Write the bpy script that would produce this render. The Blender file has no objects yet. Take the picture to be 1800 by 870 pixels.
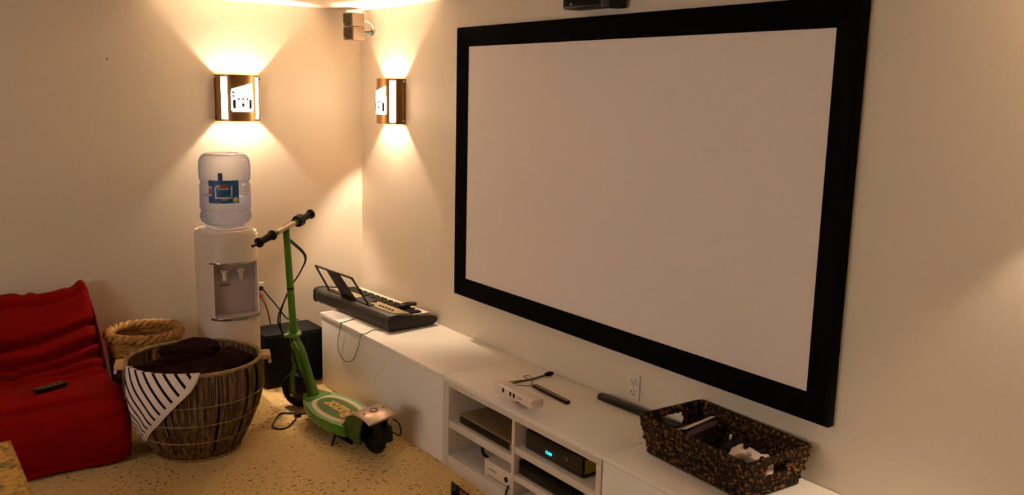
import bpy, bmesh, math, random
from mathutils import Vector, Matrix, noise
from math import sin, cos, pi, radians, sqrt, atan2, exp
rnd = random.Random(7)
scene = bpy.context.scene
COL = scene.collection

# ------------------------------------------------------------------ camera
CAM = Vector((-2.6423, -5.3236, 1.8043)); YAW, PITCH, ROLL, FPX = 0.6304, -0.1725, 0.0233, 1557.5
_fwd = Vector((sin(YAW)*cos(PITCH), cos(YAW)*cos(PITCH), sin(PITCH)))
_r0 = Vector((cos(YAW), -sin(YAW), 0)); _u0 = _r0.cross(_fwd)
_rt = cos(ROLL)*_r0 + sin(ROLL)*_u0; _up = -sin(ROLL)*_r0 + cos(ROLL)*_u0
cd = bpy.data.cameras.new('camera'); cd.sensor_width = 36; cd.lens = FPX/1800*36; cd.clip_start = .05
cam = bpy.data.objects.new('camera', cd); COL.objects.link(cam)
cam.matrix_world = Matrix(((_rt.x, _up.x, -_fwd.x, CAM.x), (_rt.y, _up.y, -_fwd.y, CAM.y), (_rt.z, _up.z, -_fwd.z, CAM.z), (0, 0, 0, 1)))
scene.camera = cam
def ray(px, py): return _fwd + _rt*((px-900)/FPX) + _up*((435-py)/FPX)
def pix(px, py, ax, v):                       # pixel -> point on the plane  axis = v
    d = ray(px, py); t = (v-CAM[ax])/d[ax]; return CAM + d*t

# ------------------------------------------------------------------ light and exposure
w = bpy.data.worlds.new('world'); scene.world = w; w.use_nodes = True
w.node_tree.nodes['Background'].inputs[0].default_value = (1, .89, .79, 1)
w.node_tree.nodes['Background'].inputs[1].default_value = 2.15
vs = scene.view_settings
vs.view_transform = 'Standard'; vs.look = 'None'; vs.gamma = 1; vs.use_curve_mapping = False
vs.exposure = 1.42
SCONCE_W = 24.0; SCONCE_COL = (1, .82, .61)

# ------------------------------------------------------------------ helpers
def lin(h):
    h = h.lstrip('#'); c = [int(h[i:i+2], 16)/255 for i in (0, 2, 4)]
    return tuple((x/12.92 if x <= .04045 else ((x+.055)/1.055)**2.4) for x in c) + (1,)
MATS = {}
def mat(name, col, rough=.5, metal=0, spec=.5, emit=None, estr=0, bump=None, var=None, trans=0, ior=1.45, sheen=0, coat=0, zs=1):
    if name in MATS: return MATS[name]
    m = bpy.data.materials.new(name); m.use_nodes = True; nt = m.node_tree; b = nt.nodes['Principled BSDF']
    c = lin(col) if isinstance(col, str) else col
    b.inputs['Base Color'].default_value = c; b.inputs['Roughness'].default_value = rough
    b.inputs['Metallic'].default_value = metal; b.inputs['Specular IOR Level'].default_value = spec
    b.inputs['Transmission Weight'].default_value = trans; b.inputs['IOR'].default_value = ior
    b.inputs['Sheen Weight'].default_value = sheen; b.inputs['Coat Weight'].default_value = coat
    if emit: b.inputs['Emission Color'].default_value = lin(emit); b.inputs['Emission Strength'].default_value = estr
    tc = nt.nodes.new('ShaderNodeTexCoord')
    if var:                                    # (second colour, scale, lo, hi)
        n = nt.nodes.new('ShaderNodeTexNoise'); n.inputs['Scale'].default_value = var[1]; n.inputs['Detail'].default_value = 4
        mpp = nt.nodes.new('ShaderNodeMapping'); mpp.inputs['Scale'].default_value = (1, 1, zs)
        nt.links.new(tc.outputs['Object'], mpp.inputs['Vector']); nt.links.new(mpp.outputs['Vector'], n.inputs['Vector'])
        r = nt.nodes.new('ShaderNodeValToRGB'); r.color_ramp.elements[0].position = var[2]; r.color_ramp.elements[1].position = var[3]
        r.color_ramp.elements[0].color = c; r.color_ramp.elements[1].color = lin(var[0])
        nt.links.new(n.outputs['Fac'], r.inputs['Fac']); nt.links.new(r.outputs['Color'], b.inputs['Base Color'])
    if bump:                                   # (scale, strength, distance)
        n = nt.nodes.new('ShaderNodeTexNoise'); n.inputs['Scale'].default_value = bump[0]; n.inputs['Detail'].default_value = 3
        nt.links.new(tc.outputs['Object'], n.inputs['Vector'])
        u = nt.nodes.new('ShaderNodeBump'); u.inputs['Strength'].default_value = bump[1]; u.inputs['Distance'].default_value = bump[2]
        nt.links.new(n.outputs['Fac'], u.inputs['Height']); nt.links.new(u.outputs['Normal'], b.inputs['Normal'])
    MATS[name] = m; return m

class B:
    """collects shapes, builds ONE mesh object"""
    def __init__(s): s.v = []; s.f = []
    def add(s, vs_, fs):
        o = len(s.v); s.v += [Vector(p) for p in vs_]; s.f += [tuple(i+o for i in f) for f in fs]; return s
    def addbm(s, bm):
        bm.verts.ensure_lookup_table(); bm.verts.index_update()
        s.add([v.co.copy() for v in bm.verts], [[v.index for v in f.verts] for f in bm.faces]); bm.free(); return s
    def box(s, lo, hi, bev=0, seg=2, M=None):
        bm = bmesh.new(); bmesh.ops.create_cube(bm, size=1)
        lo = Vector(lo); hi = Vector(hi)
        for v in bm.verts: v.co = Vector(((lo[i]+hi[i])/2 + v.co[i]*(hi[i]-lo[i]) for i in range(3)))
        if bev: bmesh.ops.bevel(bm, geom=bm.edges[:], offset=bev, segments=seg, profile=.5, affect='EDGES')
        if M is not None: bm.transform(M)
        return s.addbm(bm)
    def prism(s, pts, axis, a, b, bev=0, M=None):
        """2D outline extruded along axis from a to b.  axis 0: (y,z), 1: (x,z), 2: (x,y)"""
        def P(p, t): return {0: (t, p[0], p[1]), 1: (p[0], t, p[1]), 2: (p[0], p[1], t)}[axis]
        bm = bmesh.new(); n = len(pts)
        A = [bm.verts.new(P(p, a)) for p in pts]; C = [bm.verts.new(P(p, b)) for p in pts]
        bm.faces.new(A); bm.faces.new(C[::-1])
        for i in range(n): bm.faces.new((A[i], C[i], C[(i+1) % n], A[(i+1) % n]))
        bmesh.ops.recalc_face_normals(bm, faces=bm.faces[:])
        if bev: bmesh.ops.bevel(bm, geom=bm.edges[:], offset=bev, segments=2, profile=.5, affect='EDGES')
        if M is not None: bm.transform(M)
        return s.addbm(bm)
    def tube(s, path, r, n=8, closed=False, flat=None):
        path = [Vector(p) for p in path]; m = len(path); rs = r if isinstance(r, (list, tuple)) else [r]*m
        rings = []; nrm = None
        for i, p in enumerate(path):
            a = path[(i-1) % m] if (closed or i > 0) else p; b = path[(i+1) % m] if (closed or i < m-1) else p
            t = (b-a).normalized() if (b-a).length > 1e-9 else Vector((0, 0, 1))
            if nrm is None:
                ref = Vector((0, 0, 1)) if abs(t.z) < .9 else Vector((1, 0, 0)); nrm = t.cross(ref).normalized()
            else:
                nrm = (nrm - t*nrm.dot(t)); nrm = nrm.normalized() if nrm.length > 1e-6 else t.orthogonal().normalized()
            bi = t.cross(nrm)
            rings.append([p + (nrm*cos(2*pi*k/n) + bi*sin(2*pi*k/n)*(flat or 1))*rs[i] for k in range(n)])
        vs_ = [q for R in rings for q in R]; fs = []
        for i in range(m if closed else m-1):
            j = (i+1) % m
            for k in range(n): fs.append((i*n+k, i*n+(k+1) % n, j*n+(k+1) % n, j*n+k))
        if not closed: fs += [tuple(range(n))[::-1], tuple(range((m-1)*n, m*n))]
        return s.add(vs_, fs)
    def cyl(s, a, b, r, r2=None, n=20): return s.tube([a, b], [r, r if r2 is None else r2], n)
    def lathe(s, prof, n=32, M=None, cap=True):
        vs_ = []; fs = []; m = len(prof)
        for (r, z) in prof:
            for k in range(n): vs_.append(Vector((r*cos(2*pi*k/n), r*sin(2*pi*k/n), z)))
        for i in range(m-1):
            for k in range(n): fs.append((i*n+k, i*n+(k+1) % n, (i+1)*n+(k+1) % n, (i+1)*n+k))
        if cap: fs += [tuple(range(n))[::-1], tuple(range((m-1)*n, m*n))]
        if M is not None: vs_ = [M @ v for v in vs_]
        return s.add(vs_, fs)
    def ell(s, c, r, n=8, m=6, M=None):
        vs_ = [Vector((0, 0, 1))]; fs = []
        for i in range(1, m):
            for k in range(n): vs_.append(Vector((sin(pi*i/m)*cos(2*pi*k/n), sin(pi*i/m)*sin(2*pi*k/n), cos(pi*i/m))))
        vs_.append(Vector((0, 0, -1))); L = len(vs_)-1
        for k in range(n):
            fs.append((0, 1+k, 1+(k+1) % n)); fs.append((L, L-n+(k+1) % n, L-n+k))
            for i in range(m-2): fs.append((1+i*n+k, 1+(i+1)*n+k, 1+(i+1)*n+(k+1) % n, 1+i*n+(k+1) % n))
        vs_ = [Vector((v.x*r[0], v.y*r[1], v.z*r[2])) for v in vs_]
        if M is not None: vs_ = [M @ v for v in vs_]
        return s.add([v+Vector(c) for v in vs_], fs)
    def grid(s, F, nu, nv, cu=False):
        vs_ = [Vector(F(i/(nu if cu else nu-1), j/(nv-1))) for j in range(nv) for i in range(nu)]; fs = []
        for j in range(nv-1):
            for i in range(nu if cu else nu-1):
                k = (i+1) % nu; fs.append((j*nu+i, j*nu+k, (j+1)*nu+k, (j+1)*nu+i))
        return s.add(vs_, fs)
    def build(s, name, m, parent=None, loc=(0, 0, 0), smooth=True, ang=40, solid=0):
        me = bpy.data.meshes.new(name); me.from_pydata([tuple(v) for v in s.v], [], s.f)
        bm = bmesh.new(); bm.from_mesh(me); bmesh.ops.recalc_face_normals(bm, faces=bm.faces[:]); bm.to_mesh(me); bm.free()
        me.materials.append(m)
        if smooth: me.polygons.foreach_set('use_smooth', [True]*len(me.polygons)); me.set_sharp_from_angle(angle=radians(ang))
        o = bpy.data.objects.new(name, me); COL.objects.link(o); o.parent = parent; o.location = loc
        if solid:
            md = o.modifiers.new('thickness', 'SOLIDIFY'); md.thickness = solid; md.offset = 0
        return o
def E(name, loc, label, cat, group=None, rz=0):
    o = bpy.data.objects.new(name, None); COL.objects.link(o); o.location = loc; o.rotation_euler = (0, 0, rz); o.empty_display_size = .05
    return tag(o, label, cat, group)
def tag(o, label, cat, group=None, kind=None):
    o['label'] = label; o['category'] = cat
    if group: o['group'] = group
    if kind: o['kind'] = kind
    return o
def struct(o, label=None, cat=None):
    o['kind'] = 'structure'
    if label: o['label'] = label; o['category'] = cat
    return o
def stuff(o): o['kind'] = 'stuff'; return o
def spline(pts, n=8, closed=False):
    pts = [Vector(p) for p in pts]; m = len(pts); out = []
    for i in range(m if closed else m-1):
        g = lambda k: pts[k % m] if closed else pts[max(0, min(m-1, k))]
        p0, p1, p2, p3 = g(i-1), g(i), g(i+1), g(i+2)
        for k in range(n):
            t = k/n
            out.append(.5*((2*p1)+(p2-p0)*t+(2*p0-5*p1+4*p2-p3)*t*t+(3*p1-p0-3*p2+p3)*t**3))
    if not closed: out.append(pts[-1])
    return out
def text(name, body, size, M, m, parent, ext=.0004, bold=0):
    cu = bpy.data.curves.new(name, 'FONT'); cu.body = body; cu.size = size; cu.extrude = ext; cu.offset = bold
    cu.align_x = 'CENTER'; cu.align_y = 'CENTER'; cu.resolution_u = 3
    t = bpy.data.objects.new(name, cu); COL.objects.link(t)
    dg = bpy.context.evaluated_depsgraph_get(); me = bpy.data.meshes.new_from_object(t.evaluated_get(dg))
    bpy.data.objects.remove(t); me.transform(M); me.materials.clear(); me.materials.append(m)
    o = bpy.data.objects.new(name, me); COL.objects.link(o); o.parent = parent; return o
def frame(o, x, y, z):                          # matrix from axes
    return Matrix(((x[0], y[0], z[0], o[0]), (x[1], y[1], z[1], o[1]), (x[2], y[2], z[2], o[2]), (0, 0, 0, 1)))
def RZ(a): return Matrix.Rotation(a, 4, 'Z')
def T(*p): return Matrix.Translation(Vector(p))

# ------------------------------------------------------------------ materials
WALL = mat('wall_paint', '#dccdb8', .42, spec=.35, bump=(220, .06, .001))
CEIL = mat('ceiling_paint', '#ded3c2', .7, bump=(160, .1, .001))
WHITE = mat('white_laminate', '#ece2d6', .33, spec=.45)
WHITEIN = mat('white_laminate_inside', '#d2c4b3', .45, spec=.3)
BLACKV = mat('black_velvet', '#070605', .95, spec=.08, bump=(900, .3, .0005))
SCREEN = mat('screen_fabric', '#e6d8d0', .62, spec=.25, bump=(600, .04, .0003))
BLACK = mat('black_plastic', '#0b0a09', .42, spec=.4)
BLACKM = mat('black_matte', '#080706', .8, spec=.2)
RUB = mat('black_rubber', '#0c0b0a', .7, spec=.3, bump=(150, .2, .001))
CHROME = mat('chrome', '#b9b3aa', .15, metal=1)
STEEL = mat('brushed_steel', '#8d7f6d', .3, metal=1)
NICKEL = mat('sconce_metal', '#a07a50', .33, metal=1)
CWHITE = mat('cooler_plastic', '#d9c8b8', .3, spec=.5)
CGREY = mat('cooler_recess', '#b0a099', .45, spec=.4)
WIRE = mat('cord_black', '#0e0d0b', .6)
OUTW = mat('outlet_white', '#dccfc0', .35)
GLOW = mat('lit_glass', '#fff3e0', .5, emit='#ffdfb6', estr=5)
GLOWF = mat('lit_front_glass', '#fff3e0', .5, emit='#ffdfb6', estr=15)

# ================================================================== SETTING
XL, YF, CE = -4.5, -8.2, 2.30
# carpet: looped pile rows with scattered dark flecks
cm = bpy.data.materials.new('carpet'); cm.use_nodes = True; nt = cm.node_tree; pb = nt.nodes['Principled BSDF']
tc = nt.nodes.new('ShaderNodeTexCoord'); L = nt.links.new
def N(t, **k):
    n = nt.nodes.new(t)
    for a, b in k.items(): n.inputs[a].default_value = b
    return n
n1 = N('ShaderNodeTexNoise', Scale=48.0, Detail=1.0, Roughness=.5); L(tc.outputs['Object'], n1.inputs['Vector'])
r1 = nt.nodes.new('ShaderNodeValToRGB'); r1.color_ramp.elements[0].position = .60; r1.color_ramp.elements[1].position = .70
r1.color_ramp.elements[0].color = (0, 0, 0, 1); r1.color_ramp.elements[1].color = (1, 1, 1, 1); L(n1.outputs['Fac'], r1.inputs['Fac'])
n0 = N('ShaderNodeTexNoise', Scale=3.0, Detail=2.0); L(tc.outputs['Object'], n0.inputs['Vector'])
r0 = nt.nodes.new('ShaderNodeValToRGB'); r0.color_ramp.elements[0].position = .3; r0.color_ramp.elements[1].position = .55; L(n0.outputs['Fac'], r0.inputs['Fac'])
mul = nt.nodes.new('ShaderNodeMath'); mul.operation = 'MULTIPLY'; L(r1.outputs['Color'], mul.inputs[0]); L(r0.outputs['Color'], mul.inputs[1])
mp = nt.nodes.new('ShaderNodeMapping'); mp.inputs['Rotation'].default_value = (0, 0, radians(-30)); L(tc.outputs['Object'], mp.inputs['Vector'])
wv = N('ShaderNodeTexWave', Scale=21.0, Distortion=1.6, Detail=2.0); wv.inputs['Detail Scale'].default_value = 6; wv.bands_direction = 'Y'; L(mp.outputs['Vector'], wv.inputs['Vector'])
n2 = N('ShaderNodeTexNoise', Scale=120.0, Detail=2.0); L(tc.outputs['Object'], n2.inputs['Vector'])
mA = nt.nodes.new('ShaderNodeMix'); mA.data_type = 'RGBA'; mA.inputs['A'].default_value = lin('#c69c58'); mA.inputs['B'].default_value = lin('#f3d295')
ad = nt.nodes.new('ShaderNodeMath'); ad.operation = 'MULTIPLY_ADD'; L(wv.outputs['Fac'], ad.inputs[0]); ad.inputs[1].default_value = .45
sc_ = nt.nodes.new('ShaderNodeMath'); sc_.operation = 'MULTIPLY'; L(n2.outputs['Fac'], sc_.inputs[0]); sc_.inputs[1].default_value = .8; L(sc_.outputs[0], ad.inputs[2])
L(ad.outputs[0], mA.inputs['Factor'])
mB = nt.nodes.new('ShaderNodeMix'); mB.data_type = 'RGBA'; L(mul.outputs[0], mB.inputs['Factor']); L(mA.outputs['Result'], mB.inputs['A']); mB.inputs['B'].default_value = lin('#6b512c')
L(mB.outputs['Result'], pb.inputs['Base Color']); pb.inputs['Roughness'].default_value = .95; pb.inputs['Specular IOR Level'].default_value = .1
bp_ = N('ShaderNodeBump', Strength=.8, Distance=.006); L(ad.outputs[0], bp_.inputs['Height']); L(bp_.outputs['Normal'], pb.inputs['Normal'])
struct(B().box((XL, YF, -.1), (0, 0, 0)).build('floor', cm, smooth=False))
struct(B().box((XL-.1, YF-.1, CE), (.1, .1, CE+.1)).build('ceiling', CEIL, smooth=False))
struct(B().box((XL-.1, 0, -.1), (.1, .1, CE)).build('wall_back', WALL, smooth=False))
struct(B().box((0, YF-.1, -.1), (.1, 0, CE)).build('wall_right', WALL, smooth=False))
struct(B().box((XL, YF-.1, -.1), (0, YF, CE)).build('wall_front', WALL, smooth=False))
WY0, WY1, WZ0, WZ1 = -3.7, -1.7, .9, 2.0
wf = B()
wf.box((XL-.1, YF-.1, -.1), (XL, WY0, CE)); wf.box((XL-.1, WY1, -.1), (XL, 0, CE)); wf.box((XL-.1, WY0, -.1), (XL, WY1, WZ0)); wf.box((XL-.1, WY0, WZ1), (XL, WY1, CE))
struct(wf.build('wall_left', WALL, smooth=False))
wn = B(); wm_ = (WY0+WY1)/2
for a, b in (((WY0, WZ0), (WY1, WZ0+.05)), ((WY0, WZ1-.05), (WY1, WZ1)), ((WY0, WZ0+.05), (WY0+.05, WZ1-.05)), ((WY1-.05, WZ0+.05), (WY1, WZ1-.05)), ((wm_-.03, WZ0+.05), (wm_+.03, WZ1-.05))):
    wn.box((XL-.09, a[0], a[1]), (XL-.03, b[0], b[1]))
win = struct(wn.build('window_1', CWHITE, smooth=False))
PANE = mat('window_glass', (1, 1, 1, 1), .0, trans=1, ior=1.02, spec=0)
for y0, y1 in ((WY0+.05, wm_-.03), (wm_+.03, WY1-.05)):
    B().box((XL-.062, y0, WZ0+.05), (XL-.058, y1, WZ1-.05)).build('pane', PANE, win, smooth=False)
pl = bpy.data.lights.new('window_portal', 'AREA'); pl.shape = 'RECTANGLE'; pl.size = WZ1-WZ0; pl.size_y = WY1-WY0; pl.cycles.is_portal = True
po = bpy.data.objects.new('window_portal', pl); COL.objects.link(po); po.location = (XL-.12, wm_, (WZ0+WZ1)/2); po.rotation_euler = (0, radians(-90), 0)

# ================================================================== WALL SCONCES
SW, SD, SH = .13, .10, .135
BRZ = mat('bronze_dark', '#3a1e0a', .7)
def arc(a, off=0): return ((SW+off)*sin(a), -(SD+off)*cos(a)-.004)
def arcpiece(b, a0, a1, z0, z1, n=10, th=.003):
    P = [arc(a0+(a1-a0)*i/n) for i in range(n+1)] + [arc(a0+(a1-a0)*i/n, -th) for i in range(n, -1, -1)]
    return b.prism(P, 2, z0, z1)
def sconce(loc, rz, label):
    t = E('wall_sconce', loc, label, 'wall lamp', 'film clapperboard wall sconces', rz)
    R_ = radians; s0, s1 = R_(40), R_(60); zb = SH-.012
    sh = B(); arcpiece(sh, R_(-90), -s1, -SH, SH); arcpiece(sh, -s0, s0, -SH, SH, 16); arcpiece(sh, s1, R_(90), -SH, SH)
    for sg in (-1, 1):
        for z0, z1 in ((-SH, -zb), (zb, SH)): arcpiece(sh, sg*s0, sg*s1, z0, z1, 4)
    sh.build('shell', NICKEL, t)
    for sg in (-1, 1):
        g = B(); P = [arc(sg*(s0+(s1-s0)*i/5), -.0005) for i in range(6)] + [arc(sg*(s0+(s1-s0)*i/5), -.0025) for i in range(5, -1, -1)]
        g.prism(P, 2, -zb, zb).build('glass_strip', GLOW, t)
    B().box((-SW-.004, -.004, -SH), (SW+.004, 0, SH)).build('back_plate', NICKEL, t, smooth=False)
    for x in (-SW, SW):
        for z in (-SH+.02, SH-.02): B().ell((x+(.006 if x > 0 else -.006), -.012, z), (.008, .008, .008)).build('side_screw', CHROME, t)
    # lit clapperboard emblem laid onto the curved front
    def wrap(pts, name, m, o0, o1, par):
        bm = bmesh.new(); f = bm.faces.new([bm.verts.new((p[0], 0, p[1])) for p in pts])
        for i in range(-9, 10):
            bmesh.ops.bisect_plane(bm, geom=bm.verts[:]+bm.edges[:]+bm.faces[:], plane_co=(i*.009, 0, 0), plane_no=(1, 0, 0))
        r = bmesh.ops.extrude_face_region(bm, geom=bm.faces[:])
        for v in r['geom']:
            if isinstance(v, bmesh.types.BMVert): v.co.y = 1
        for v in bm.verts:
            a = v.co.x/SD*.86; off = o1 if v.co.y > .5 else o0; x, y = arc(a, off); v.co = Vector((x, y, v.co.z))
        return B().addbm(bm).build(name, m, par)
    em = wrap([(-.054, -.078), (.051, -.078), (.056, -.07), (.056, .028), (.047, .036), (.053, .088), (-.056, .052), (-.06, .03), (-.06, -.07)], 'clapperboard', GLOWF, .0015, .004, t)
    for x in (-.052, .032): wrap([(x, -.062), (x+.016, -.062), (x+.016, -.008), (x, -.008)], 'dark_slot', BRZ, .003, .0065, em)
    for x in (-.022, 0, .022): wrap([(x-.009, -.012), (x+.009, -.012), (x, .008)], 'dark_notch', BRZ, .003, .0065, em)
    wrap([(-.007, -.05), (.007, -.05), (.007, -.028), (-.007, -.028)], 'dark_mark', BRZ, .003, .0065, em)
    for z in (.012, .034): wrap([(-.054, z-.006), (-.042, z-.006), (-.042, z+.006), (-.054, z+.006)], 'rivet', BRZ, .003, .0065, em)
    # lamp socket and bulb
    B().cyl((0, -.004, .03), (0, -.02, .03), .014).build('socket', CWHITE, t)
    l = bpy.data.lights.new('bulb_light', 'POINT'); l.energy = SCONCE_W; l.color = SCONCE_COL; l.shadow_soft_size = .018
    lo = bpy.data.objects.new('bulb_light', l); COL.objects.link(lo); lo.parent = t; lo.location = (0, -.030, .0)
    return t
sconce((-.822, -.001, 1.738), 0, 'lit clapperboard wall sconce above the water cooler')
sconce((-.001, -.452, 1.738), radians(-90), 'lit clapperboard wall sconce between the corner and the projection screen')
sconce((-.001, -4.50, 1.738), radians(-90), 'lit clapperboard wall sconce past the near end of the projection screen')

# ================================================================== PROJECTION SCREEN
SY0, SY1, SZ0, SZ1, FW = -1.2115, -3.6235, .6916, 2.1405, .1
ps = E('projection_screen', (0, (SY0+SY1)/2, SZ0), 'large projection screen in a wide black frame on the right wall', 'screen')
def sp(y, z): return (y-(SY0+SY1)/2, z-SZ0)
def member(q0, q1, q2, q3):                     # outer a,b ; inner b,a   (bevelled face: outer edge stands proud, slopes in)
    xo, xi = -.045, -.030
    O0, O1, I1, I0 = [sp(*q) for q in (q0, q1, q2, q3)]
    lerp = lambda a, b, t: (a[0]+(b[0]-a[0])*t, a[1]+(b[1]-a[1])*t)
    M0, M1 = lerp(O0, I0, .12), lerp(O1, I1, .12)
    b = B()
    V = [(-.004, *O0), (-.004, *O1), (-.004, *I1), (-.004, *I0), (-.036, *O0), (-.036, *O1), (xo, *M1), (xo, *M0), (xi, *I1), (xi, *I0)]
    b.add(V, [(0, 1, 2, 3), (0, 1, 5, 4), (4, 5, 6, 7), (7, 6, 8, 9), (9, 8, 2, 3), (0, 4, 7, 9, 3), (1, 5, 6, 8, 2)])
    b.build('frame_bar', BLACKV, ps, smooth=False)
o = [(SY0, SZ0), (SY1, SZ0), (SY1, SZ1), (SY0, SZ1)]; i_ = [(SY0-FW, SZ0+FW), (SY1+FW, SZ0+FW), (SY1+FW, SZ1-FW), (SY0-FW, SZ1-FW)]
for k in range(4): member(o[k], o[(k+1) % 4], i_[(k+1) % 4], i_[k])
a = sp(SY0-FW+.004, SZ0+FW-.004); c = sp(SY1+FW-.004, SZ1-FW+.004)
sf = B().box((-.026, c[0], a[1]), (-.022, a[0], c[1])).build('screen_surface', SCREEN, ps, smooth=False)

# ================================================================== SPEAKERS
GRILL = mat('speaker_grille', '#3a2d20', .5, metal=.4, bump=(900, .5, .0006)); SPK = mat('speaker_shell', '#75604a', .38, metal=.4)
t = E('corner_speaker', (-.128, -.16, 2.105), 'small silver double-cube speaker on a bracket high in the wall corner', 'speaker')
for k, (z, rz) in enumerate(((.0, 22), (.083, 18))):
    M = T(0, 0, z+.041) @ RZ(radians(rz))
    c = B().box((-.052, -.042, -.04), (.05, .042, .04), .004, M=M).build('cube', SPK, t)
    B().box((-.058, -.037, -.035), (-.05, .037, .035), .003, M=M).build('grille', GRILL, c)
    B().box((-.0595, .022, -.033), (-.0575, .034, -.024), M=M).build('badge', CHROME, c)
B().tube([(.045, .0, .05), (.09, -.01, .05), (.125, -.02, .055)], .009).build('bracket_arm', BLACK, t)
B().cyl((.112, -.02, .055), (.127, -.02, .055), .022).build('wall_mount', CHROME, t)
B().tube(spline([(.115, -.03, .07), (.105, -.03, .1), (.08, -.01, .12), (.06, 0, .115)]), .0035).build('wire', OUTW, t)
t = E('center_speaker', (-.06, -2.35, 2.165), 'black centre speaker mounted above the middle of the projection screen', 'speaker')
B().box((-.055, -.09, .006), (.045, .155, .1), .006).build('cabinet', BLACK, t)
B().box((-.055, -.15, .0), (.045, -.092, .1), .006).build('end_cube', BLACK, t)
B().box((-.059, -.08, .016), (-.054, .145, .09), .002).build('grille', BLACKM, t)
B().box((-.0605, .085, .02), (-.0585, .1, .028)).build('badge', CHROME, t)
B().box((.04, -.06, .02), (.058, .06, .08)).build('wall_bracket', BLACK, t)

# ================================================================== LOW CABINETS
H, D, C0, S1, S2, YE = .458, .477, -.390, -1.813, -2.967, -4.25
def cab(name, y1, y0, label):
    return E(name, (0, (y0+y1)/2, 0), label, 'cabinet', 'low white cabinets along the right wall'), (y0+y1)/2
t, ym = cab('low_cabinet', S1, C0, 'closed white low cabinet under the music keyboard')
B().box((-D+.016, S1-ym+.001, 0), (-.003, C0-ym, H-.02)).build('body', WHITE, t, smooth=False)
B().box((-D+.004, S1-ym+.003, .004), (-D+.0155, C0-ym-.003, H-.023), .0015).build('front_panel', WHITE, t)
B().box((-D-.004, S1-ym+.001, H-.0195), (-.002, C0-ym+.006, H), .0015).build('top', WHITE, t)
t, ym = cab('open_cabinet', S2, S1, 'white low cabinet with open shelves of electronics')
B().box((-D, S2-ym+.001, H-.0195), (-.002, S1-ym-.001, H), .0015).build('top', WHITE, t)
fx = -D+.002; YA, YB, YC, YD = -1.866, -2.384, -2.404, -2.934
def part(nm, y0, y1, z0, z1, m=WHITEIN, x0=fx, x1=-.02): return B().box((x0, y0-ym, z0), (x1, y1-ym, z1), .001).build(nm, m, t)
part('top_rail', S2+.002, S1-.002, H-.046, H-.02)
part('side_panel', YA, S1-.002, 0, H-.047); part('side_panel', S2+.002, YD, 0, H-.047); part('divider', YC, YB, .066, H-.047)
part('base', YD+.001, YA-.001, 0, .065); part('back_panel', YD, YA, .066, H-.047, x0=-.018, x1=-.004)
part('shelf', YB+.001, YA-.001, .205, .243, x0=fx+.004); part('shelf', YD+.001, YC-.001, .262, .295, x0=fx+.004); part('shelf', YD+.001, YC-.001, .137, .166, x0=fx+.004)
ph = B()
for yy in (YA, YC):
    for xx in (-.42, -.09):
        for z in (.10, .13, .16, .19, .28, .31, .34, .37): ph.cyl((xx, yy-ym+.0005, z), (xx, yy-ym-.0006, z), .003, n=8)
stuff(ph.build('peg_holes', mat('peg_hole', '#4d3d30', .8), t))
t, ym = cab('low_cabinet', YE, S2, 'closed white low cabinet under the woven seagrass basket')
B().box((-D+.016, YE-ym, 0), (-.003, S2-ym-.001, H-.02)).build('body', WHITE, t, smooth=False)
B().box((-D+.004, YE-ym+.003, .004), (-D+.0155, S2-ym-.003, H-.023), .0015).build('front_panel', WHITE, t)
B().box((-D, YE-ym, H-.0195), (-.002, S2-ym-.001, H), .0015).build('top', WHITE, t)

# ------------------------------------------------------------------ electronics in the open cabinet
t = E('disc_player', (-.25, -2.145, .2435), 'slim silver disc player with a black front on the upper left shelf', 'disc player')
B().box((-.205, -.215, .006), (.12, .215, .05), .003).build('case', mat('player_top', '#9c8768', .38, metal=.6), t)
B().box((-.209, -.213, .009), (-.2055, .2, .043), .001).build('front_panel', BLACK, t)
B().box((-.211, -.2148, .007), (-.2, -.203, .05), .002).build('end_cap', CHROME, t)
B().box((-.06, -.012, .0502), (-.05, .004, .0508)).build('logo_mark', CHROME, t)
for x, y in ((-.18, -.19), (-.18, .19), (.1, -.19), (.1, .19)): B().cyl((x, y, 0), (x, y, .007), .012).build('foot', RUB, t)
t = E('game_console', (-.27, -2.285, .0655), 'white game console box on the lower left shelf', 'game console')
B().box((-.19, -.095, 0), (.06, .13, .085), .006).build('case', mat('console_white', '#d9c6b4', .35), t)
B().box((-.1915, -.09, .012), (-.1898, .1, .016)).build('front_seam', mat('seam_brown', '#8a6a4c', .6), t)
B().box((-.1915, .03, .045), (-.1898, .09, .052)).build('front_print', mat('print_grey', '#8f7c6e', .6), t)
B().cyl((-.1925, -.045, .045), (-.189, -.045, .045), .013).build('round_port', BLACK, t)
c = B().tube(spline([(-.463, -2.352, .09), (-.484, -2.366, .075), (-.495, -2.375, .055), (-.488, -2.368, .035), (-.492, -2.362, .012), (-.505, -2.35, .005), (-.53, -2.3, .005)]), .005).build('controller_cord', WIRE)
tag(c, 'thick black cord hanging out in front of the white game console', 'cord')
c = B(); c.tube(spline([(-.2, -2.11, .185), (-.31, -2.06, .19), (-.37, -2.02, .15), (-.37, -2.02, .1), (-.33, -2.05, .076), (-.25, -2.12, .078)]), .0075)
c.tube(spline([(-.2, -2.12, .17), (-.28, -2.08, .175), (-.32, -2.05, .14), (-.32, -2.05, .1), (-.29, -2.08, .078), (-.2, -2.11, .09)]), .006)
tag(c.build('cable_loop', WIRE), 'black cable loop behind the white console on the lower left shelf', 'cable')
t = E('set_top_box', (-.25, -2.655, .2955), 'black set-top box with a blue clock display and a yellow sticker', 'set-top box')
B().box((-.195, -.17, .006), (.12, .205, .09), .003).build('case', BLACK, t)
B().box((-.199, -.169, .008), (-.1955, .204, .088), .001).build('front_panel', mat('box_front', '#1d1512', .3), t)
CY = mat('cyan_display', '#0a3a55', .4, emit='#25b4ee', estr=1.6)
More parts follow.
